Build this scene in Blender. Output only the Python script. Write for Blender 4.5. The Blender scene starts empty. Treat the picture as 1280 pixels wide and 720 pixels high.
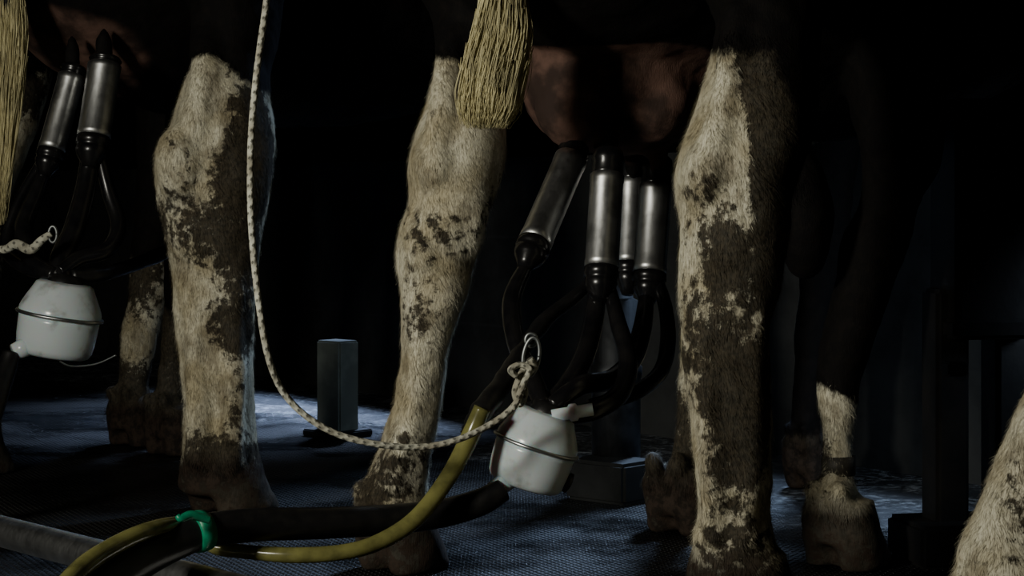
import bpy, bmesh, math, random
import numpy as np
from mathutils import Vector, Matrix, noise
random.seed(4)
F=70/36*1280; H=0.517; HY=250
def P(px,py,d): return Vector(((px-640)/F*d, d, H-(py-HY)/F*d))
def M(px,d): return px/F*d
FW=Vector((.66,.75,0)).normalized(); LT=Vector((FW.y,-FW.x,0))
ANG=math.atan2(LT.y,LT.x)
sc=bpy.context.scene
col=sc.collection
wd=Vector((.58,-.814,0)).normalized(); w0=P(820,545,4.36); w0.z=0
nrm=Vector((-wd.y,wd.x,0)); 
if nrm.y<0: nrm=-nrm
# ---------------------------------------------------------------- materials
class NT:
    def __init__(s,name):
        s.m=bpy.data.materials.new(name); s.m.use_nodes=True
        s.t=s.m.node_tree; s.n=s.t.nodes; s.l=s.t.links
        s.b=s.n['Principled BSDF']; s.out=s.n['Material Output']
    def new(s,t,**k):
        n=s.n.new(t)
        for a,v in k.items(): setattr(n,a,v)
        return n
    def link(s,a,b): s.l.new(a,b)
    def val(s,sock,v):
        if isinstance(v,bpy.types.NodeSocket): s.l.new(v,sock)
        else: sock.default_value=v
    def math(s,op,a,b=0.0,clamp=False):
        n=s.new('ShaderNodeMath',operation=op,use_clamp=clamp); s.val(n.inputs[0],a); s.val(n.inputs[1],b); return n.outputs[0]
    def mix(s,f,a,b):
        n=s.new('ShaderNodeMix',data_type='RGBA'); s.val(n.inputs[0],f)
        s.val(n.inputs[6],a if isinstance(a,bpy.types.NodeSocket) else (*a,1)); s.val(n.inputs[7],b if isinstance(b,bpy.types.NodeSocket) else (*b,1)); return n.outputs[2]
    def coords(s,scale=(1,1,1)):
        g=s.new('ShaderNodeNewGeometry'); m=s.new('ShaderNodeMapping'); m.inputs['Scale'].default_value=scale
        s.link(g.outputs['Position'],m.inputs['Vector']); return m.outputs[0]
    def noise(s,scale,detail=4,vec=None,rough=.55):
        n=s.new('ShaderNodeTexNoise'); n.inputs['Scale'].default_value=scale; n.inputs['Detail'].default_value=detail; n.inputs['Roughness'].default_value=rough
        s.link(vec if vec else s.coords(),n.inputs['Vector']); return n.outputs['Fac']
    def ramp(s,f,lo,hi):
        n=s.new('ShaderNodeMapRange',interpolation_type='SMOOTHSTEP'); s.val(n.inputs[0],f); n.inputs[1].default_value=lo; n.inputs[2].default_value=hi; return n.outputs[0]
    def attr(s,name):
        n=s.new('ShaderNodeAttribute',attribute_name=name); return n.outputs['Fac']
    def bump(s,h,strength,dist):
        n=s.new('ShaderNodeBump'); n.inputs['Strength'].default_value=strength; n.inputs['Distance'].default_value=dist
        s.link(h,n.inputs['Height']); s.link(n.outputs[0],s.b.inputs['Normal'])
    def set(s,**k):
        for a,v in k.items(): s.val(s.b.inputs[a.replace('_',' ')],v if not isinstance(v,tuple) else (*v,1))
        return s

def simple(name,c1,c2,scale,rough,metal=0.0,bs=.3,bd=.001,lo=.35,hi=.65):
    s=NT(name); f=s.ramp(s.noise(scale,6),lo,hi)
    s.link(s.mix(f,c1,c2),s.b.inputs['Base Color'])
    s.val(s.b.inputs['Roughness'],rough); s.val(s.b.inputs['Metallic'],metal)
    s.bump(s.noise(scale*3,4),bs,bd); return s

def cow_material():
    s=NT('cow_coat')
    hairv=s.coords((1,1,.18))
    n1=s.noise(14,5); n2=s.noise(520,3,hairv); n3=s.noise(60,6,None,.7); n4=s.noise(170,4); n5=s.noise(26,5,s.coords((1,1,.6)),.6)
    white=s.mix(s.ramp(n1,.35,.68),(.82,.79,.62),(.52,.46,.30))
    white=s.mix(s.math('MULTIPLY',s.ramp(n5,.50,.64),.6),white,(.21,.17,.10))
    white=s.mix(s.math('MULTIPLY',s.ramp(n2,.45,.7),.38),white,(.17,.145,.09))
    white=s.mix(s.math('MULTIPLY',s.ramp(n4,.52,.66),.35),white,(.10,.08,.055))
    d=s.math('ADD',s.attr('dirt'),s.math('MULTIPLY',s.math('SUBTRACT',n3,.5),2.2))  # mud, together with shade painted on the right sides of two legs
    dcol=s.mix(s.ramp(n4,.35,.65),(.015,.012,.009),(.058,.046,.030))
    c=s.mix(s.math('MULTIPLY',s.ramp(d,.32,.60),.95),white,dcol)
    b=s.math('ADD',s.attr('black'),s.math('MULTIPLY',s.math('SUBTRACT',n3,.5),.5))
    bc=s.mix(s.ramp(n3,.4,.7),(.0035,.003,.0028),(.007,.0055,.0045))
    c=s.mix(s.ramp(b,.35,.65),c,bc)
    pk=s.mix(s.ramp(n1,.38,.62),(.16,.092,.070),(.042,.027,.022))
    c=s.mix(s.ramp(s.attr('pink'),.3,.9),c,pk)
    hc=s.mix(s.ramp(n3,.4,.6),(.014,.0105,.008),(.042,.029,.021))
    c=s.mix(s.math('MULTIPLY',s.attr('hoof'),.95),c,hc)
    c=s.mix(s.attr('shade'),c,(.02,.017,.012))
    s.link(c,s.b.inputs['Base Color'])
    s.set(Roughness=.8); s.val(s.b.inputs['Specular IOR Level'],.15)
    h=s.math('ADD',s.math('MULTIPLY',n2,.5),s.math('MULTIPLY',n3,1.0))
    s.bump(h,.5,.003)
    return s.m
COW=cow_material()
def hair_mat(name,c1,c2):
    s=NT(name); n=s.noise(130,3,s.coords((1,1,.12))); n2=s.noise(16,3)
    c=s.mix(s.ramp(n,.35,.65),c1,c2); c=s.mix(s.math('MULTIPLY',s.ramp(n2,.5,.75),.5),c,tuple(v*.4 for v in c2))
    s.link(c,s.b.inputs['Base Color']); s.set(Roughness=.5); s.val(s.b.inputs['Specular IOR Level'],.4); return s.m
TAILM=hair_mat('tail_hair',(.82,.75,.43),(.50,.44,.22))
RUB=simple('black_rubber',(.005,.005,.006),(.010,.0095,.0095),40,.26,0,.2,.0008).m
RUBM=simple('matte_rubber',(.006,.006,.0065),(.012,.0115,.011),60,.4,0,.3,.001).m
def steel(name,c,r):
    s=NT(name); n=s.noise(30,6,s.coords((1,1,1))); n2=s.noise(200,3,s.coords((1,1,.1)))
    s.link(s.mix(s.ramp(n,.4,.75),c,tuple(v*.5 for v in c)),s.b.inputs['Base Color'])
    s.set(Metallic=1.0); s.link(s.math('ADD',s.math('MULTIPLY',n2,.15),r),s.b.inputs['Roughness'])
    s.bump(n2,.12,.0005); return s.m
STEEL=steel('stainless_steel',(.66,.67,.66),.30)
GALV=steel('galvanised_steel',(.30,.32,.32),.4)
GALVD=steel('dark_galvanised_steel',(.09,.095,.10),.4)
DARKST=simple('dark_painted_steel',(.006,.0065,.007),(.014,.013,.012),12,.5,.2,.3,.002).m
GREYPOST=simple('grey_green_steel',(.34,.39,.35),(.18,.21,.19),10,.6,.0,.3,.002).m
GREYD=simple('dirty_grey_steel',(.022,.024,.024),(.010,.011,.011),10,.5,.2,.4,.002).m
def plastic():
    s=NT('milky_plastic'); n=s.noise(25,5)
    s.link(s.mix(s.ramp(n,.52,.78),(.70,.78,.80),(.36,.39,.38)),s.b.inputs['Base Color'])
    s.set(Roughness=.22); s.val(s.b.inputs['Subsurface Weight'],.5); s.val(s.b.inputs['Subsurface Scale'],.02)
    s.val(s.b.inputs['Transmission Weight'],.12); return s.m
PLAST=plastic()
def yel():
    s=NT('yellow_clear_tube'); n=s.noise(30,4)
    s.link(s.mix(s.ramp(n,.35,.7),(.32,.31,.10),(.15,.145,.05)),s.b.inputs['Base Color'])
    s.set(Roughness=.2); s.val(s.b.inputs['Transmission Weight'],.35); return s.m
YEL=yel()
GREEN=simple('green_rubber_band',(.0,.24,.12),(.0,.15,.07),50,.4,0,.2,.001).m
def ropem():
    s=NT('braided_rope'); uv=s.new('ShaderNodeUVMap'); sx=s.new('ShaderNodeSeparateXYZ'); s.link(uv.outputs[0],sx.inputs[0])
    u,v=sx.outputs[0],sx.outputs[1]
    a=s.math('FRACT',s.math('ADD',s.math('MULTIPLY',u,95),s.math('MULTIPLY',v,2)))
    b=s.math('FRACT',s.math('SUBTRACT',s.math('MULTIPLY',u,70),s.math('MULTIPLY',v,3)))
    k=s.math('MULTIPLY',s.math('LESS_THAN',a,.42),s.math('LESS_THAN',b,.36))
    n=s.noise(40,4)
    base=s.mix(s.ramp(n,.35,.7),(.56,.56,.46),(.30,.28,.21))
    s.link(s.mix(s.math('MULTIPLY',k,.8),base,(.03,.03,.025)),s.b.inputs['Base Color']); s.set(Roughness=.8)
    w=s.math('ADD',s.math('SINE',s.math('MULTIPLY',a,6.28)),s.math('SINE',s.math('MULTIPLY',b,6.28)))
    s.bump(w,.5,.0006); return s.m
ROPE=ropem()
def floorm():
    s=NT('wet_rubber_matting'); g=s.new('ShaderNodeNewGeometry'); sx=s.new('ShaderNodeSeparateXYZ'); s.link(g.outputs['Position'],sx.inputs[0])
    x,y=sx.outputs[0],sx.outputs[1]
    k=300
    a=s.math('SINE',s.math('MULTIPLY',s.math('ADD',x,s.math('MULTIPLY',y,.5)),k))
    b=s.math('SINE',s.math('MULTIPLY',s.math('SUBTRACT',x,s.math('MULTIPLY',y,.5)),k))
    tread=s.math('MULTIPLY',s.math('ABSOLUTE',a),s.math('ABSOLUTE',b))
    n=s.noise(3.5,6); n2=s.noise(45,6,None,.7); n3=s.noise(9,6,None,.7)
    c=s.mix(s.ramp(n,.42,.65),(.006,.0065,.0075),(.014,.014,.0135))
    c=s.mix(s.math('MULTIPLY',s.ramp(n2,.5,.7),.7),c,(.04,.038,.034))
    c=s.mix(s.math('MULTIPLY',s.ramp(tread,.2,.8),s.ramp(n3,.38,.62)),c,(.035,.037,.04))
    off=w0.dot(nrm)
    dist=s.math('SUBTRACT',off,s.math('ADD',s.math('MULTIPLY',x,nrm.x),s.math('MULTIPLY',y,nrm.y)))
    dist=s.math('ADD',dist,s.math('MULTIPLY',s.math('SUBTRACT',n3,.5),.3))
    strip=s.math('SUBTRACT',1.0,s.ramp(dist,.45,.62))
    lime=s.mix(s.ramp(n2,.46,.60),(.015,.016,.018),(.30,.32,.33))
    lime=s.mix(s.ramp(n3,.40,.58),lime,(.022,.024,.027))
    c=s.mix(strip,c,lime)
    s.link(c,s.b.inputs['Base Color'])
    r=s.math('ADD',s.math('MULTIPLY',s.ramp(n,.38,.62),.35),.20)
    s.link(r,s.b.inputs['Roughness'])
    h=s.math('ADD',s.math('MULTIPLY',s.math('MULTIPLY',tread,2.0),s.math('SUBTRACT',1.0,strip)),s.math('MULTIPLY',n2,2.0))
    s.bump(h,1.0,.005); return s.m
FLOOR=floorm()
def wallm(name,c1,c2,joint=True):
    s=NT(name); n=s.noise(4,7,None,.65)
    c=s.mix(s.ramp(n,.35,.7),c1,c2)
    g=s.new('ShaderNodeNewGeometry'); sx=s.new('ShaderNodeSeparateXYZ'); s.link(g.outputs['Position'],sx.inputs[0])
    j=s.math('LESS_THAN',s.math('FRACT',s.math('ADD',s.math('MULTIPLY',sx.outputs[2],4.6),.05)),.03)
    if joint: c=s.mix(s.math('MULTIPLY',j,.6),c,tuple(v*1.8 for v in c2))
    s.link(c,s.b.inputs['Base Color']); s.set(Roughness=.9); s.val(s.b.inputs['Specular IOR Level'],.1)
    s.bump(s.noise(25,6),.4,.004); return s.m
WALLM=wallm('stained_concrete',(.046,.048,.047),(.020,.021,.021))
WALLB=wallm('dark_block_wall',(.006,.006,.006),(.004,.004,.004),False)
# ---------------------------------------------------------------- mesh helpers
def obj(name,verts,faces,mat,parent=None,smooth=True,uvs=None):
    me=bpy.data.meshes.new(name); me.from_pydata([tuple(v) for v in verts],[],faces); me.update()
    if uvs:
        ul=me.uv_layers.new(name='UVMap')
        for p in me.polygons:
            for k,li in enumerate(p.loop_indices): ul.data[li].uv=uvs[p.index][k]
    if mat: me.materials.append(mat)
    if smooth: me.polygons.foreach_set('use_smooth',[True]*len(me.polygons))
    o=bpy.data.objects.new(name,me); col.objects.link(o)
    if parent: o.parent=parent
    return o
def empty(name,loc=(0,0,0)):
    e=bpy.data.objects.new(name,None); col.objects.link(e); e.empty_display_size=.05; return e
def cat(pts,n):
    pts=[np.array(p,float) for p in pts]; out=[]
    for i in range(len(pts)-1):
        p0=pts[max(i-1,0)];p1=pts[i];p2=pts[i+1];p3=pts[min(i+2,len(pts)-1)]
        for k in range(n):
            t=k/n
            out.append(.5*((2*p1)+(-p0+p2)*t+(2*p0-5*p1+4*p2-p3)*t*t+(-p0+3*p1-3*p2+p3)*t**3))
    out.append(pts[-1]); return out
def loft(rings,N=28,ang=0.0,sub=5):
    R=cat(rings,sub); V=[];Fc=[]
    ca,sa=math.cos(ang),math.sin(ang)
    for (cx,cy,cz,rx,ry) in R:
        rx=max(rx,.002);ry=max(ry,.002)
        for k in range(N):
            a=2*math.pi*k/N; x=rx*math.cos(a);y=ry*math.sin(a)
            V.append((cx+x*ca-y*sa,cy+x*sa+y*ca,cz))
    n=len(R)
    for i in range(n-1):
        for k in range(N):
            Fc.append((i*N+k,i*N+(k+1)%N,(i+1)*N+(k+1)%N,(i+1)*N+k))
    Fc.append(tuple(range(N))[::-1]); Fc.append(tuple((n-1)*N+k for k in range(N)))
    return V,Fc
def tubegeo(pts,N=16,sub=8,closed_caps=True,ripple=None):
    R=cat(pts,sub); V=[];Fc=[];UV=[]
    C=[Vector(p[:3]) for p in R]; n=len(C); L=0; up=None; ls=[]
    for i in range(n):
        t=(C[min(i+1,n-1)]-C[max(i-1,0)]).normalized()
        if up is None: up=t.orthogonal().normalized()
        up=(up-t*up.dot(t)).normalized(); side=t.cross(up)
        if i: L+=(C[i]-C[i-1]).length
        ls.append(L); r=R[i][3]
        if ripple: r*=1+ripple[0]*math.sin(L*ripple[1])
        for k in range(N):
            a=2*math.pi*k/N; V.append(C[i]+up*math.cos(a)*r+side*math.sin(a)*r)
    for i in range(n-1):
        for k in range(N):
            Fc.append((i*N+k,i*N+(k+1)%N,(i+1)*N+(k+1)%N,(i+1)*N+k))
            UV.append([(ls[i],k/N),(ls[i],(k+1)/N),(ls[i+1],(k+1)/N),(ls[i+1],k/N)])
    Fc.append(tuple(range(N))[::-1]); UV.append([(0,0)]*N)
    Fc.append(tuple((n-1)*N+k for k in range(N))); UV.append([(0,0)]*N)
    return V,Fc,UV
def tube(name,pts,mat,parent=None,N=16,sub=8,ripple=None):
    V,Fc,UV=tubegeo(pts,N,sub,True,ripple); return obj(name,V,Fc,mat,parent,True,UV)
def T(px,py,d,rpx): 
    p=P(px,py,d); return (p.x,p.y,p.z,M(rpx,d))
def spin(name,prof,A,B,mat,parent=None,N=32):
    A=Vector(A);ax=(Vector(B)-A).normalized(); u=ax.orthogonal().normalized(); w=ax.cross(u); V=[];Fc=[]
    for (t,r) in prof:
        for k in range(N):
            a=2*math.pi*k/N; V.append(A+ax*t+(u*math.cos(a)+w*math.sin(a))*max(r,.0003))
    n=len(prof)
    for i in range(n-1):
        for k in range(N): Fc.append((i*N+k,i*N+(k+1)%N,(i+1)*N+(k+1)%N,(i+1)*N+k))
    Fc.append(tuple(range(N))[::-1]); Fc.append(tuple((n-1)*N+k for k in range(N)))
    return obj(name,V,Fc,mat,parent)
def ell(c,r,ang=0,N=20,K=12):
    V=[];Fc=[];ca,sa=math.cos(ang),math.sin(ang)
    for i in range(1,K):
        th=math.pi*i/K
        for k in range(N):
            a=2*math.pi*k/N; x=r[0]*math.sin(th)*math.cos(a); y=r[1]*math.sin(th)*math.sin(a)
            V.append((c[0]+x*ca-y*sa,c[1]+x*sa+y*ca,c[2]+r[2]*math.cos(th)))
    n=K-1
    for i in range(n-1):
        for k in range(N): Fc.append((i*N+(k+1)%N,i*N+k,(i+1)*N+k,(i+1)*N+(k+1)%N))
    V.append((c[0],c[1],c[2]+r[2])); V.append((c[0],c[1],c[2]-r[2])); a=len(V)-2;b=len(V)-1
    for k in range(N): Fc.append((a,k,(k+1)%N)); Fc.append((b,(n-1)*N+(k+1)%N,(n-1)*N+k))
    return V,Fc
def box(name,c,s,mat,parent=None,rotz=0,bev=.004):
    bm=bmesh.new(); bmesh.ops.create_cube(bm,size=1); bmesh.ops.scale(bm,vec=s,verts=bm.verts)
    if bev: bmesh.ops.bevel(bm,geom=bm.edges[:],offset=bev,segments=2,affect='EDGES')
    bmesh.ops.rotate(bm,cent=(0,0,0),matrix=Matrix.Rotation(rotz,3,'Z'),verts=bm.verts); bmesh.ops.translate(bm,vec=c,verts=bm.verts)
    me=bpy.data.meshes.new(name); bm.to_mesh(me); bm.free(); me.materials.append(mat)
    o=bpy.data.objects.new(name,me); col.objects.link(o)
    if parent:o.parent=parent
    return o
# ---------------------------------------------------------------- cows
RYP=[(0,.062),(.08,.058),(.15,.05),(.3,.048),(.42,.055),(.5,.075),(.6,.085),(.7,.105),(.8,.13),(1.2,.2)]
DYP=[(0,.02),(.3,.0),(.48,.0),(.52,.01),(.6,.035),(.7,.08),(.8,.14),(1.2,.25)]
def itp(tab,z):
    return float(np.interp(z,[a for a,b in tab],[b for a,b in tab]))
class Cow:
    def __init__(s,name): s.name=name; s.V=[]; s.F=[]; s.legs=[]; s.dirt=[]; s.pinks=[]; s.dfun=None
    def add(s,g):
        o=len(s.V); s.V+= [tuple(v) for v in g[0]]; s.F+=[tuple(i+o for i in f) for f in g[1]]
    def foot(s,cx,cy,w=1.0,front=False):
        for sd in (-1,1):
            rr=[]
            for z,fw,rx,ry in ((.1,-.0,.026,.036),(.075,.0,.030,.046),(.05,.008,.032,.052),(.02,.020,.034,.060),(.0,.026,.034,.062)):
                c=Vector((cx,cy,z))+LT*sd*.034*w+FW*(fw)
                rr.append((c.x,c.y,c.z,rx*w,ry*w))
            s.add(loft(rr,20,ANG,3))
            c=Vector((cx,cy,.112))+LT*sd*.026*w-FW*.040*w
            s.add(ell(c,(.016*w,.016*w,.02*w)))
    def leg(s,rows,d,zb,top=None,front=False,dirt=.2,rys=1.0,foot=1.0):
        rr=[]
        for py,L,R in rows:
            z=P(0,py,d).z; c=P((L+R)/2,py,d); rx=M((R-L)/2,d)
            ry=min(itp(RYP,z),rx*1.35) if not front else rx*1.05
            ry*=rys
            dy=itp(DYP,z) if not front else 0
            rr.append((c.x,d+dy*.6,z,rx,ry))
        ft=(rr[-1][0],rr[-1][1])
        s.legs.append((ft[0],ft[1],zb,dirt,[(r[2],r[0],r[1]) for r in rr]))
        if top: rr=top+rr
        s.add(loft(rr,36))
        s.foot(rr[-1][0],rr[-1][1],foot)
    def blob(s,px,py,d,rx,rz,ry):
        c=P(px,py,d); s.add(ell(c,(M(rx,d),ry,M(rz,d))))
    def trunk(s,mid,low=.56):
        mid=Vector((mid[0],mid[1],0))
        st=[(-.20,1.12,.06,.10),(-.14,1.10,.20,.26),(0,1.06,.27,.33),(.25,1.04,.31,.37),(.55,(1.40+low)/2,.35,(1.40-low)/2),(.85,(1.38+low+.04)/2,.35,(1.34-low)/2),(1.1,1.03,.29,.34),(1.3,1.05,.2,.29),(1.45,1.10,.13,.22),(1.65,1.18,.10,.17),(1.85,1.24,.09,.13),(1.95,1.24,.09,.12),(2.05,1.18,.075,.10),(2.2,1.08,.055,.07),(2.32,1.0,.05,.055),(2.36,.98,.02,.02)]
        V=[];Fc=[];N=40
        R=cat(st,4)
        for (t,cz,rx,rz) in R:
            c=mid+FW*t
            for k in range(N):
                a=2*math.pi*k/N
                V.append(c+LT*math.cos(a)*rx+Vector((0,0,cz+math.sin(a)*rz)))
        n=len(R)
        for i in range(n-1):
            for k in range(N): Fc.append((i*N+(k+1)%N,i*N+k,(i+1)*N+k,(i+1)*N+(k+1)%N))
        Fc.append(tuple(range(N))); Fc.append(tuple((n-1)*N+k for k in range(N))[::-1])
        s.add((V,Fc))
        for sd in (-1,1): # ears
            e=mid+FW*1.88+LT*sd*.13+Vector((0,0,1.29)); s.add(ell(e,(.085,.02,.035),ANG))
    def udder(s,c,r,teats):
        s.add(ell(c,r,ANG,28,18)); s.pinks.append((c,r))
        for t in teats: s.add(ell(t,(.016,.016,.05))); 
    def build(s,bl=None):
        me=bpy.data.meshes.new(s.name); me.from_pydata(s.V,[],s.F); me.update()
        o=bpy.data.objects.new(s.name,me); col.objects.link(o)
        m=o.modifiers.new('r','REMESH'); m.mode='VOXEL'; m.voxel_size=.0062; m.use_smooth_shade=True
        m=o.modifiers.new('s','SMOOTH'); m.iterations=14; m.factor=.5
        dg=bpy.context.evaluated_depsgraph_get(); me2=bpy.data.meshes.new_from_object(o.evaluated_get(dg))
        o.modifiers.clear(); o.data=me2
        n=len(me2.vertices); co=np.empty(n*3); me2.vertices.foreach_get('co',co); co=co.reshape(-1,3)
        no=np.empty(n*3); me2.vertices.foreach_get('normal',no); no=no.reshape(-1,3)
        black=np.ones(n);dirt=np.zeros(n);hoof=np.zeros(n);pink=np.zeros(n)
        for i in np.nonzero(co[:,2]<.9)[0]:
            v=Vector(co[i]); z=v.z
            n1=noise.noise(v*24); n2=noise.noise(v*75); n3=noise.noise(v*9+Vector((3,1,7)))
            best=9;lg=None
            for L in s.legs:
                zs=[q[0] for q in L[4]][::-1]
                x=np.interp(z,zs,[q[1] for q in L[4]][::-1]); y=np.interp(z,zs,[q[2] for q in L[4]][::-1])
                dd=math.hypot(v.x-x,v.y-y)
                if dd<best: best=dd;lg=L
            zb=lg[2]
            if callable(zb): b=zb(v)
            else: b=(z-zb)/.03
            if best>.16: b=1
            black[i]=min(1,max(0,.5+b*.5+n3*.5))
            dz=lg[3]+ n3*.75 + (.35 if z<.25 else 0)*(1-z/.25)
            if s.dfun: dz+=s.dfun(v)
            for (c,r,a) in s.dirt:
                q=((v-c).length)/r
                if q<1.5: dz+=a*max(0,1-q*q/2.25)
            dirt[i]=max(0,min(1.6,dz))
            hoof[i]=min(1,max(0,(.108-z)/.03+n1*.5))
            for (c,r) in s.pinks:
                e=v-Vector(c); q=math.sqrt((e.x/r[0])**2+(e.y/r[1])**2+(e.z/r[2])**2)
                if q<1.3 and best>.07: pink[i]=max(pink[i],min(1,(1.3-q)/.12))
            a=.0030*n1+.0012*n2+.0045*noise.noise(v*11)
            co[i]+=no[i]*a
        me2.vertices.foreach_set('co',co.ravel())
        at={'black':black,'dirt':dirt,'hoof':hoof,'pink':pink,'shade':np.zeros(n)}
        for nm,ar in at.items():
            q=me2.attributes.new(nm,'FLOAT','POINT'); q.data.foreach_set('value',ar.astype(np.float32))
        me2.materials.clear(); me2.materials.append(COW); me2.update()
        me2.polygons.foreach_set('use_smooth',[True]*len(me2.polygons))
        s.o=o
        rng=np.random.default_rng(5)
        cand=np.nonzero((co[:,2]<.78)&(co[:,2]>.07)&(pink<.3)&(no[:,1]<.35)&(black<.9))[0]
        K=min(170000,len(cand)*4); idx=rng.choice(cand,K)
        p=co[idx]+rng.normal(0,.0026,(K,3)); nn=no[idx]
        sw=np.stack([np.sin(co[idx][:,2]*70+co[idx][:,0]*90),np.cos(co[idx][:,2]*55+co[idx][:,0]*110),np.zeros(K)],1)*.3
        down=np.tile([0,0,-1.0],(K,1))+rng.normal(0,.22,(K,3))+sw
        tan=down-nn*np.sum(down*nn,1)[:,None]; tan/=np.linalg.norm(tan,axis=1)[:,None]+1e-9
        side=np.cross(tan,nn); L=rng.uniform(.006,.016,K)[:,None]; w=rng.uniform(.0002,.00042,K)[:,None]
        p=p-nn*np.sum((p-co[idx])*nn,1)[:,None]
        tip=p+tan*L+nn*L*rng.uniform(.12,.38,K)[:,None]
        V=np.stack([p-side*w-nn*.0005,p+side*w-nn*.0005,tip],1).reshape(-1,3)
        me3=bpy.data.meshes.new('coat_hair'); me3.vertices.add(K*3); me3.vertices.foreach_set('co',V.ravel())
        me3.loops.add(K*3); me3.loops.foreach_set('vertex_index',np.arange(K*3,dtype=np.int32))
        me3.polygons.add(K); me3.polygons.foreach_set('loop_start',np.arange(0,K*3,3,dtype=np.int32)); me3.update(calc_edges=True)
        sh=np.clip(rng.normal(.0,.2,K),0,.6); at['shade']=None
        for nm,ar in at.items():
            q=me3.attributes.new(nm,'FLOAT','POINT'); a3=np.repeat(sh if ar is None else ar[idx],3)
            q.data.foreach_set('value',a3.astype(np.float32))
        me3.materials.append(COW); h=bpy.data.objects.new('coat_hair',me3); col.objects.link(h); h.parent=o
        return o
def switch(name,parent,rows,d,n,seed,top=None,mat=TAILM):
    rnd=random.Random(seed); V=[];Fc=[]
    rr=[(P((L+R)/2,py,d)) for py,L,R in rows]
    ws=[M((R-L)/2,d) for py,L,R in rows]
    core=[(c.x,c.y,c.z,max(.003,w*f)) for c,w,f in zip(rr[:-1],ws[:-1],list(np.linspace(.62,.12,len(rr)-1)))]
    g=tubegeo(core,16,6); V+=[tuple(v) for v in g[0]]; Fc+=g[1]
    cl=[(rnd.random()*6.283,rnd.uniform(.3,1.05),rnd.uniform(.85,1.08)) for _ in range(40)]
    for i in range(n):
        ca,cr,ce=rnd.choice(cl)
        a=rnd.random()*6.283; r=math.sqrt(rnd.random())
        st=rnd.random()**1.5*.5; en=min(1.06,ce*rnd.uniform(.85,1.02))
        pts=[]; ph=rnd.random()*6; amp=rnd.uniform(.001,.004); tw=rnd.uniform(-.3,.3)
        for k in range(9):
            t=st+(en-st)*k/8
            f=min(t,1)*(len(rr)-1); j=min(int(f),len(rr)-2); q=f-j
            c=rr[j].lerp(rr[j+1],q); w=ws[j]*(1-q)+ws[j+1]*q
            if t>1: c=c+(rr[-1]-rr[-2])*(t-1)*3
            rad=w*(.45+.6*r)
            aa=a+tw*t
            v1=Vector((math.cos(aa)*rad,math.sin(aa)*rad*.7,0)); v2=Vector((math.cos(ca)*w*.85*cr,math.sin(ca)*w*.6*cr,0))
            kk=.4*(k/8)
            p=c+v1*(1-kk)+v2*kk+Vector((math.sin(ph+t*9)*amp,math.cos(ph+t*7)*amp,0))
            pts.append((p.x,p.y,p.z,.0006*(1.15-t*.6)))
        g=tubegeo(pts,4,2); o=len(V); V+=[tuple(v) for v in g[0]]; Fc+=[tuple(x+o for x in f) for f in g[1]]
    o=obj(name,V,Fc,mat,parent)
    if top: tube('tail_dock',top,COWD,parent,14,8)
    return o
COWD=simple('dark_hide',(.005,.0045,.004),(.010,.008,.007),60,.7,0,.4,.003).m

# --- cow B (centre)
B=Cow('cow')
topBL=[(-.02,3.02,1.15,.12,.2),(-.10,2.92,.95,.10,.16)]
B.leg([(0,528,648),(40,538,642),(75,543,640),(100,541,640),(130,533,636),(160,520,633),(190,510,631),(215,507,628),(240,511,620),(260,509,612),(280,500,608),(300,495,602),(330,494,595),(360,498,588),(390,502,576),(420,503,566),(450,503,560),(480,498,555),(510,490,550),(540,480,546),(570,470,541),(600,458,537),(640,445,538),(675,442,538)],2.77,
      lambda v:(v.z-.705)/.02,topBL,dirt=.14,foot=.9)
topBR=[(.20,2.80,1.15,.14,.22),(.30,2.58,.95,.13,.18)]
def zBR(v):  # black hair on top, plus shade painted black down the right side
    e=.285+(.70-v.z)*.13
    return max((v.z-.69)/.03,(v.x-e-.02)/.03 if v.z>.50 else -1)
def shadeBR(v):  # paints the shade on this leg's right side as brown
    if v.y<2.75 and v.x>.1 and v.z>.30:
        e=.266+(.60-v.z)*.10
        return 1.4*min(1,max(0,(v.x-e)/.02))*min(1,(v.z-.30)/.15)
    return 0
B.dfun=shadeBR
B.leg([(0,893,1040),(40,893,1035),(70,891,1030),(100,885,1028),(130,875,1028),(160,862,1022),(190,848,1012),(220,841,1000),(250,845,992),(280,850,990),(310,850,985),(340,848,980),(370,848,972),(400,850,962),(440,855,960),(480,860,962),(520,862,965),(560,866,966),(600,870,965),(640,870,966),(680,868,972),(720,866,980),(750,866,985)],2.38,
      zBR,topBR,dirt=.16)
B.blob(880,222,2.355,33,50,.055); B.blob(935,255,2.36,28,60,.04); B.blob(905,330,2.38,45,45,.045)
B.add(tubegeo([T(925,10,2.38,26),T(914,80,2.35,20),T(902,140,2.335,19),T(890,195,2.332,24),T(885,250,2.355,20)],16)[:2])
B.add(tubegeo([T(955,300,2.35,14),T(942,420,2.345,15),T(935,560,2.35,16),T(930,680,2.34,18)],16)[:2])
B.add(tubegeo([T(885,300,2.35,16),T(882,420,2.345,15),T(887,560,2.345,16),T(893,680,2.34,18)],16)[:2])
B.blob(545,205,2.735,28,44,.05); B.blob(590,260,2.745,22,60,.035); B.blob(530,310,2.745,28,44,.045)
B.add(tubegeo([T(570,20,2.80,22),T(557,100,2.735,18),T(547,170,2.715,18),T(542,230,2.73,20)],16)[:2])
B.add(tubegeo([T(520,300,2.74,16),T(522,400,2.735,13),T(518,500,2.735,14),T(485,610,2.73,17)],16)[:2])
B.leg([(180,850,935),(300,852,930),(400,852,902),(450,850,892),(520,845,886),(580,837,882),(615,822,880),(640,820,880)],3.10,.62,[(.30,3.1,.95,.09,.12)],True,.5,foot=.92)
def zF(v): return (v.z-(.245-(v.x-.455)*.7))/.015
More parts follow.
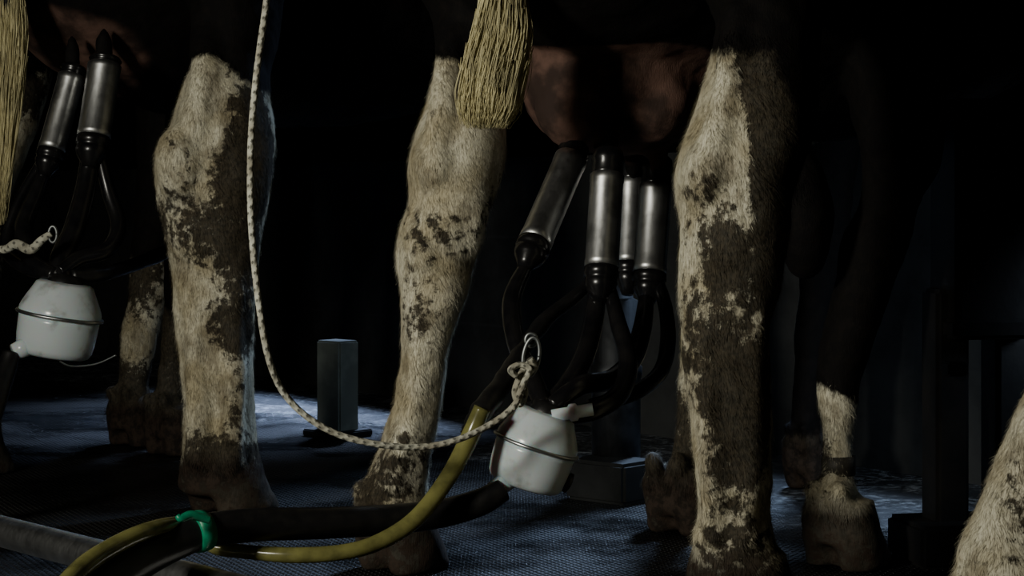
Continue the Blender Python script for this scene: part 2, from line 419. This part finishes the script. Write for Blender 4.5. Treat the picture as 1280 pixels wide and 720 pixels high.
B.leg([(170,1070,1180),(250,1075,1150),(300,1050,1135),(350,1043,1118),(400,1030,1102),(440,1022,1088),(470,1020,1078),(520,1026,1068),(560,1030,1066),(590,1027,1067),(620,1016,1074),(655,1012,1082),(680,1012,1086)],2.80,zF,[(.52,2.85,.95,.1,.12)],True,.08,foot=.86)
B.trunk((.05,2.62),.60)
B.udder(P(772,95,2.80),(.135,.15,.115),[P(718,175,2.72),P(758,180,2.68),P(822,185,2.78),P(792,185,2.9)])
B.add(ell(P(712,135,2.72),(.05,.05,.055))); B.add(ell(P(820,130,2.72),(.055,.05,.055)))
B.pinks.append((P(712,135,2.72),(.055,.055,.06)))
B.add(ell(P(1005,270,2.75),(.04,.05,.09)))
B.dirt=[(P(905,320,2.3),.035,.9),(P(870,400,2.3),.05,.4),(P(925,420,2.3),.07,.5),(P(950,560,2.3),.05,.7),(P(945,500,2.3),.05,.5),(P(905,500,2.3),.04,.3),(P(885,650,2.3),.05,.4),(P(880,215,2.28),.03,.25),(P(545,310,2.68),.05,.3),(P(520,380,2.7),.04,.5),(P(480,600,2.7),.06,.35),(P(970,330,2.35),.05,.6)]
cowB=B.build()
switch('tail_switch',cowB,[(-60,612,650),(0,600,656),(40,590,664),(80,578,664),(115,571,660),(140,570,655),(158,576,642)],2.50,2300,1,
   top=[(-.10,2.44,1.33,.03),(-.10,2.36,1.25,.028),(-.055,2.40,1.1,.024),(-.03,2.46,.95,.02),(-.012,2.5,.80,.018)])
BAND=simple('leg_band_strap',(.05,.045,.03),(.025,.021,.016),40,.6).m
bc=P(1048,594,2.8)
spin('leg_band',[(0,M(18,2.8)),(.001,M(21.5,2.8)),(.027,M(21.5,2.8)),(.028,M(18,2.8))],bc,bc+Vector((-.002,0,1)),BAND,cowB,32)
# --- cow A (left)
A=Cow('cow')
A.leg([(0,225,345),(40,230,340),(75,232,335),(110,222,335),(150,208,338),(190,193,341),(215,189,341),(250,195,336),(290,205,327),(330,212,322),(380,218,319),(430,222,318),(480,226,316),(530,227,318),(570,226,325),(595,222,332),(615,222,336)],3.30,
      lambda v:(v.z-(.755-.6*abs(v.x+.50)))/.02,[(-.55,3.62,1.15,.14,.2),(-.5,3.48,.95,.12,.17)],dirt=.18)
A.blob(226,205,3.255,32,50,.05); A.blob(290,230,3.265,26,60,.03); A.blob(245,285,3.275,36,50,.045)
A.add(tubegeo([T(262,20,3.34,24),T(258,90,3.27,19),T(246,150,3.25,19),T(234,220,3.26,22)],16)[:2])
A.add(tubegeo([T(290,300,3.27,14),T(292,420,3.265,14),T(290,580,3.26,16)],16)[:2])
A.add(tubegeo([T(240,300,3.27,15),T(245,420,3.265,14),T(248,580,3.26,16)],16)[:2])
A.leg([(0,-75,60),(60,-70,52),(110,-75,50),(150,-80,42),(200,-85,25),(260,-82,10),(350,-80,0),(450,-80,-5),(530,-85,0),(565,-90,5)],3.75,.76,[(-.9,3.9,1.15,.14,.2)],dirt=.45)
A.leg([(200,170,250),(300,165,222),(330,163,211),(380,158,205),(430,150,196),(480,148,186),(510,140,190),(535,138,192)],4.2,.40,[(-.72,4.25,.95,.09,.12)],True,.55,foot=.9)
A.leg([(200,205,270),(300,205,250),(380,203,240),(430,200,232),(480,196,228),(520,190,232),(545,190,232)],4.05,.30,[(-.62,4.15,.95,.09,.12)],True,.9,foot=.9)
A.trunk((-.76,3.58),.66)
A.udder(P(130,10,3.62),(.15,.16,.13),[P(90,78,3.42),P(130,68,3.42)])
A.dirt=[(P(325,150,3.25),.05,.9),(P(325,210,3.25),.06,.9),(P(315,260,3.25),.06,.6),(P(305,400,3.25),.05,.6),(P(310,330,3.25),.04,.7),(P(250,330,3.2),.06,.25),(P(290,560,3.2),.07,.5),(P(305,490,3.2),.05,.6),(P(240,590,3.2),.06,.4)]  # mud patches; the ones along the right edge paint in its shade
cowA=A.build()
switch('tail_switch',cowA,[(-60,-5,20),(0,-15,28),(40,-20,33),(90,-22,31),(140,-20,26),(190,-18,20),(240,-15,12),(275,-10,6)],3.35,1300,2,
   top=[(-1.0,3.42,1.33,.03),(-.98,3.3,1.25,.028),(-.92,3.32,1.1,.024),(-.86,3.34,.95,.02),(-.85,3.35,.82,.018)])
# --- cow C (right)
Cc=Cow('cow')
Cc.leg([(0,1345,1480),(100,1340,1480),(200,1335,1470),(260,1335,1460),(320,1325,1430),(400,1305,1405),(490,1282,1382),(570,1251,1352),(630,1226,1335),(680,1204,1322),(720,1196,1315),(780,1190,1320),(820,1190,1325)],2.1,
      .62,[(.72,2.5,1.15,.14,.2),(.66,2.3,.95,.12,.18)],dirt=.05)
Cc.leg([(0,1850,2010),(100,1850,2010),(250,1850,2000),(400,1870,1980),(600,1870,1970),(850,1850,1970),(920,1850,1975)],1.78,.62,[(.95,2.3,1.15,.14,.2)],dirt=.2)
Cc.leg([(150,1000,1080),(300,1000,1060),(400,995,1040),(480,992,1030),(540,990,1024),(570,988,1023),(590,988,1023)],3.55,lambda v:(v.z-.10)/.02,[(.60,3.45,.95,.09,.12)],True,.8,foot=.65)
Cc.leg([(200,1500,1600),(400,1500,1560),(600,1495,1550),(650,1490,1555)],3.0,.3,[(1.0,3.0,.95,.09,.12)],True,.5)
Cc.trunk((.76,2.15),.68)
cc=Cc.build()
switch('tail_switch',cc,[(-60,1600,1640),(0,1590,1645),(60,1580,1650),(110,1585,1640),(140,1590,1630)],1.85,200,3,
   top=[(.62,1.97,1.33,.03),(.62,1.88,1.25,.028),(.66,1.86,1.1,.024),(.70,1.85,.95,.02),(.72,1.85,.72,.018)])

# ---------------------------------------------------------------- milking clusters
def cup(par,i,top,bot,d1,d2,r,mouth=30,tail=30):
    a=P(*top,d1); b=P(*bot,d2); L=(b-a).length; R=M(r,d1)
    spin(f'teat_cup_shell_{i}',[(0,R*.90),(.002,R),(L*.08,R*1.0),(L*.1,R*.97),(L*.9,R*.97),(L*.93,R*1.0),(L-.002,R),(L,R*.85)],a,b,STEEL,par,36)
    ax=(b-a).normalized(); m=M(mouth,d1); t=M(tail,d1)
    spin(f'liner_mouthpiece_{i}',[(0,R*.55),(m*.15,R*.85),(m*.5,R*.98),(m*.6,R*.88),(m*.95,R*.92),(m*1.1,R*.9)],a-ax*m,b,RUB,par,32)
    spin(f'liner_collar_{i}',[(-.002,R*.9),(.0,R*1.0),(t*.3,R*1.02),(t*.35,R*.93),(t*.5,R*.93),(t*.55,R*.97),(t*.8,R*.85),(t*1.1,R*.55),(t*1.3,R*.42)],b,b+ax,RUB,par,32)
    return b+ax*t
def claw(par,top,bot,d,w):
    a=P(*top,d); b=P(*bot,d); L=(b-a).length; R=M(w,d)
    spin('claw_bowl_upper',[(0,R*.35),(.002,R*.62),(L*.04,R*.70),(L*.12,R*.77),(L*.22,R*.87),(L*.32,R*.96),(L*.38,R*1.0),(L*.44,R*1.01),(L*.48,R*1.0)],a,b,PLAST,par,44)
    spin('claw_clamp_ring',[(L*.425,R*.98),(L*.43,R*1.06),(L*.45,R*1.085),(L*.47,R*1.06),(L*.475,R*.98)],a,b,STEEL,par,44)
    spin('claw_bowl_lower',[(L*.46,R*.98),(L*.54,R*.98),(L*.75,R*.96),(L*.90,R*.92),(L*.96,R*.86),(L*.99,R*.74),(L,R*.3)],a,b,PLAST,par,44)
    spin('claw_cap',[(-.012,R*.2),(-.010,R*.38),(0,R*.44),(.004,R*.46)],a,b,RUBM,par,32)
mc=empty('milking_cluster')
cup(mc,1,(714,198),(668,305),2.70,2.60,21,22)
cup(mc,2,(759,218),(752,335),2.62,2.58,21.5,36,34)
cup(mc,3,(820,232),(812,342),2.80,2.76,21,40)
cup(mc,4,(790,225),(786,330),2.92,2.88,18,36)
claw(mc,(684,514),(654,608),2.42,52)
tube('short_milk_tube_1',[T(746,368,2.58,11),T(742,400,2.56,12.5),T(728,450,2.50,13),T(700,493,2.45,13),T(664,515,2.42,13)],RUB,mc)
tube('short_milk_tube_2',[T(762,360,2.58,8),T(773,405,2.54,10.5),T(785,450,2.50,12),T(776,490,2.46,12.5),T(745,512,2.43,12.5),T(712,520,2.42,11)],RUB,mc)
tube('short_milk_tube_3',[T(808,372,2.75,10),T(803,410,2.68,12),T(790,450,2.6,12.5),T(762,475,2.5,12.5),T(725,482,2.44,12.5),T(690,508,2.42,12)],RUB,mc)
tube('short_milk_tube_4',[T(822,352,2.76,8),T(832,385,2.70,9),T(835,425,2.64,10),T(826,464,2.56,10),T(795,490,2.5,10),T(740,508,2.45,10)],RUB,mc)
tube('short_milk_tube_5',[T(656,335,2.58,9),T(640,375,2.55,12),T(645,425,2.50,12.5),T(664,470,2.46,12.5),T(680,508,2.42,12)],RUB,mc)
tube('pulsation_tube',[T(740,352,2.60,7),T(712,376,2.57,9),T(682,400,2.53,10),T(652,440,2.48,11),T(625,485,2.42,14),T(602,515,2.38,15),T(585,545,2.37,11)],RUBM,mc,ripple=(.06,900))
spin('claw_nipple',[(0,M(8,2.42)),(.02,M(8,2.42)),(.022,M(11,2.42)),(.03,M(11,2.42)),(.032,M(8,2.42)),(.05,M(8,2.42))],P(690,520,2.40),P(720,515,2.40),PLAST,mc,20)
spin('claw_outlet',[(0,M(15,2.4)),(.012,M(13,2.4)),(.03,M(11,2.4))],P(640,595,2.4),P(618,612,2.39),PLAST,mc,20)
spin('claw_valve',[(0,M(7,2.42)),(.004,M(13,2.42)),(.010,M(13,2.42)),(.012,M(6,2.42))],P(703,600,2.42),P(715,606,2.42),RUBM,mc,20)
mh=tube('milk_hose',[T(628,612,2.39,15),T(600,628,2.38,17),T(550,642,2.37,18),T(480,650,2.34,19),T(400,654,2.30,20),T(320,656,2.26,21),T(255,664,2.22,22),T(200,685,2.18,25),T(150,715,2.12,28),T(90,775,2.02,30),T(10,880,1.9,30)],RUBM,None,24)
vt=tube('vacuum_tube',[T(603,510,2.36,11),T(588,545,2.36,12),T(560,597,2.34,11),T(520,648,2.31,11),T(475,677,2.29,10.5),T(430,690,2.27,10),T(370,694,2.26,10),T(310,690,2.27,9),T(270,684,2.28,9),T(250,668,2.29,9),T(225,655,2.21,9),T(185,663,2.15,10.5),T(140,684,2.10,12),T(100,712,2.04,13),T(60,760,1.95,13),T(0,860,1.85,13)],YEL,None,20)
gb=P(250,664,2.215)
dirh=(P(200,685,2.18)-P(300,656,2.25)).normalized()
gs=empty('hose_strap')
spin('band',[(-.009,M(22,2.2)),(-.0085,M(25.5,2.2)),(0,M(27,2.2)),(.0085,M(25.5,2.2)),(.009,M(22,2.2))],gb,gb+dirh,GREEN,gs,32)
tube('band_tie',[T(262,650,2.18,5),T(240,644,2.17,6),T(226,648,2.16,5),T(222,644,2.16,3.5)],GREEN,gs,12)
ml=empty('milking_cluster')
cup(ml,1,(90,94),(64,188),3.42,3.38,17,14,26)
cup(ml,2,(131,80),(117,172),3.40,3.36,21,10,30)
claw(ml,(82,352),(66,446),3.25,51)
tube('short_milk_tube_1',[T(112,200,3.36,12),T(106,240,3.34,13),T(92,290,3.3,14),T(76,325,3.27,14),T(80,352,3.25,13)],RUB,ml)
tube('short_milk_tube_2',[T(124,192,3.36,7),T(136,240,3.36,9),T(148,282,3.34,10),T(134,312,3.3,10),T(100,322,3.27,10),T(75,340,3.25,10)],RUB,ml)
tube('short_milk_tube_3',[T(56,214,3.38,10),T(44,245,3.36,11),T(30,285,3.33,12),T(40,325,3.28,12),T(70,345,3.25,12)],RUB,ml)
tube('short_milk_tube_4',[T(50,205,3.40,6),T(20,260,3.37,7),T(8,310,3.34,8),T(35,335,3.28,9),T(70,342,3.25,9)],RUB,ml)
tube('pulsation_tube',[T(90,345,3.25,8),T(130,342,3.3,9),T(170,330,3.4,9),T(205,316,3.5,9)],RUBM,ml,ripple=(.06,900))
spin('claw_outlet',[(0,M(13,3.2)),(.02,M(12,3.2)),(.035,M(10,3.2))],P(42,430,3.22),P(12,442,3.2),PLAST,ml,20)
tube('claw_wire',[T(75,452,3.2,1.3),T(90,458,3.18,1.3),T(120,455,3.16,1.3),T(145,444,3.15,1.3)],GALV,ml,8)
tube('milk_hose',[T(14,442,3.2,11),T(5,470,3.18,13),T(-20,540,3.1,14),T(-60,600,3.05,14),T(-140,640,3.0,14)],RUBM,ml)
# ---------------------------------------------------------------- rope and snap hook
rope=empty('support_rope')
pts=[(345,-90,2.16),(338,-40,2.17),(332,10,2.18),(321,90,2.2),(314,170,2.2),(313,250,2.2),(317,320,2.2),(325,390,2.2),(335,445,2.2),(352,487,2.22),(380,518,2.23),(420,542,2.24),(470,555,2.25),(520,559,2.27),(565,552,2.28),(605,535,2.30),(635,515,2.31),(650,495,2.32),(657,470,2.33),(664,452,2.34)]
tube('rope_strand',[T(a,b,c,4.2) for a,b,c in pts],ROPE,rope,12,8)
kn=[(664,452),(655,462),(648,476),(644,492),(650,505),(656,492),(652,478),(660,466),(668,458),(662,448)]
tube('rope_knot',[T(a,b,2.325+.008*math.sin(i*2),4.6) for i,(a,b) in enumerate(kn)],ROPE,rope,12,8)
tube('rope_tail',[T(645,470,2.31,4),T(638,462,2.305,4),T(650,456,2.31,4),T(662,462,2.31,4),T(655,478,2.305,4),T(646,500,2.31,4),T(641,512,2.31,3)],ROPE,rope,12,8)
lk=[]
for k in range(25):
    a=2*math.pi*k/24; lk.append(T(664+10*math.cos(a)+3*math.sin(a)*-1,446+24*math.sin(a),2.335,2.6))
tube('snap_hook',lk,GALV,rope,10,3)
tube('snap_eye',[T(664+7*math.cos(2*math.pi*k/16),425+8*math.sin(2*math.pi*k/16),2.345,2.4) for k in range(17)],GALV,rope,10,3)
rp2=empty('support_rope')
tube('rope_strand',[T(-60,300,3.25,5),T(0,312,3.22,5),T(20,305,3.2,6),T(38,312,3.2,6),T(52,300,3.2,5),T(64,292,3.2,4)],ROPE,rp2,12,8)
tube('snap_hook',[T(66+5*math.cos(2*math.pi*k/16),293+10*math.sin(2*math.pi*k/16),3.2,2) for k in range(17)],GALV,rp2,10,3)
# ---------------------------------------------------------------- steel kerb rail (lower left)
rl=empty('platform_rail')
rd=Vector((.9,-1,0)).normalized(); r0=Vector((-.669,2.6,.085))
def rp(t,r): p=r0+rd*t; return (p.x,p.y,p.z,r)
tube('rail_tube',[rp(-2.5,.02),rp(-1,.02),rp(0,.02),rp(.6,.02),rp(1.6,.02)],STEEL,rl,28,6)
for i,t in enumerate((-2.2,-1.1,.62,1.4)):
    p=r0+rd*t; spin(f'rail_foot_{i}',[(0,.03),(.004,.03),(.005,.012),(.085,.012)],(p.x,p.y,0),(p.x,p.y,1),STEEL,rl,20)
# ---------------------------------------------------------------- stall posts
e=empty('stall_post'); p=P(422,545,4.36)
box('column',(p.x,p.y,.105),(.074,.06,.21),GREYPOST,e,ANG,.004)
box('base_plate',(p.x,p.y,.008),(.12,.1,.016),DARKST,e,ANG,.003)
e=empty('stall_pedestal'); q=Vector((P(770,615,3.5).x,3.5,0))
spin('pedestal_pipe',[(0,.043),(.20,.043),(.21,.046),(.225,.046),(.23,.040),(.34,.040),(.345,.03),(.64,.03)],q,q+Vector((0,0,1)),GALVD,e,28)
box('pedestal_base',(q.x-.01,3.44,.035),(.13,.10,.07),GREYD,e,ANG,.006)
e=empty('gate_post'); p=P(1225,700,2.86)
box('sleeve',(p.x+.0,2.86,.49),(.115,.10,.34),DARKST,e,.2,.008)
box('inner_leg',(p.x-.05,2.86,.2),(.05,.06,.38),DARKST,e,.2,.006)
box('inner_leg_2',(p.x+.04,2.88,.2),(.05,.06,.38),DARKST,e,.2,.006)
box('collar',(p.x-.0,2.86,.335),(.13,.115,.03),DARKST,e,.2,.006)
box('base_plate',(p.x-.02,2.86,.03),(.19,.13,.06),DARKST,e,.2,.006)
box('latch_bracket',(p.x-.05,2.80,.28),(.03,.03,.02),DARKST,e,.2,.003)
def wp(t,off,z): q=w0+wd*t+nrm*off; return (q.x,q.y,z)
# ---------------------------------------------------------------- room shell
def slab(name,t0,t1,o0,o1,z0,z1,mat):
    v=[wp(t0,o0,z0),wp(t1,o0,z0),wp(t1,o1,z0),wp(t0,o1,z0),wp(t0,o0,z1),wp(t1,o0,z1),wp(t1,o1,z1),wp(t0,o1,z1)]
    f=[(0,3,2,1),(4,5,6,7),(0,1,5,4),(1,2,6,5),(2,3,7,6),(3,0,4,7)]
    return obj(name,v,f,mat,None,False)
slab('floor',-7,5,-7,5,-.1,0,FLOOR)
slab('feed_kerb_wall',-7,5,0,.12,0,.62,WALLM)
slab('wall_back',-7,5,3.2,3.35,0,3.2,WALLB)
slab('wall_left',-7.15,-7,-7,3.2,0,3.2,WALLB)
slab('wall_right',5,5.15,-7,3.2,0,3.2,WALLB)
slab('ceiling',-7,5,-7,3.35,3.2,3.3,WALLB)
# ---------------------------------------------------------------- light
def area(name,loc,tgt,size,e,c,spread=180):
    l=bpy.data.lights.new(name,'AREA'); l.energy=e; l.color=c; l.size=size; l.spread=math.radians(spread)
    o=bpy.data.objects.new(name,l); col.objects.link(o); o.location=loc
    o.rotation_euler=(Vector(tgt)-Vector(loc)).to_track_quat('-Z','Y').to_euler(); return o
area('pit_lamp',(-1.65,.5,1.05),(0,2.7,.32),.35,16,(1,.96,.84),110)
area('stall_lamp',(-.15,5.95,2.0),(-.62,4.85,0),.25,9,(.5,.65,1.0),32)
area('side_fill',(.98,2.8,.45),(.62,3.55,.1),.15,1.1,(.65,.8,1.0),120)  # added cool fill for the floor strip and kerb wall, no fixture here
area('floor_fill',(.75,4.6,2.1),(.06,3.0,0),.3,6,(.5,.68,1.0),40)  # added cool light to draw a sheen on the floor tread
w=bpy.data.worlds.new('w'); sc.world=w; w.use_nodes=True; w.node_tree.nodes['Background'].inputs[0].default_value=(.5,.6,.7,1); w.node_tree.nodes['Background'].inputs[1].default_value=.003
cam=bpy.data.cameras.new('camera'); co=bpy.data.objects.new('camera',cam); col.objects.link(co)
co.location=(0,0,H); co.rotation_euler=(math.pi/2,0,0); cam.lens=70; cam.sensor_width=36; cam.shift_y=-(360-HY)/1280; cam.clip_start=.05
sc.camera=co
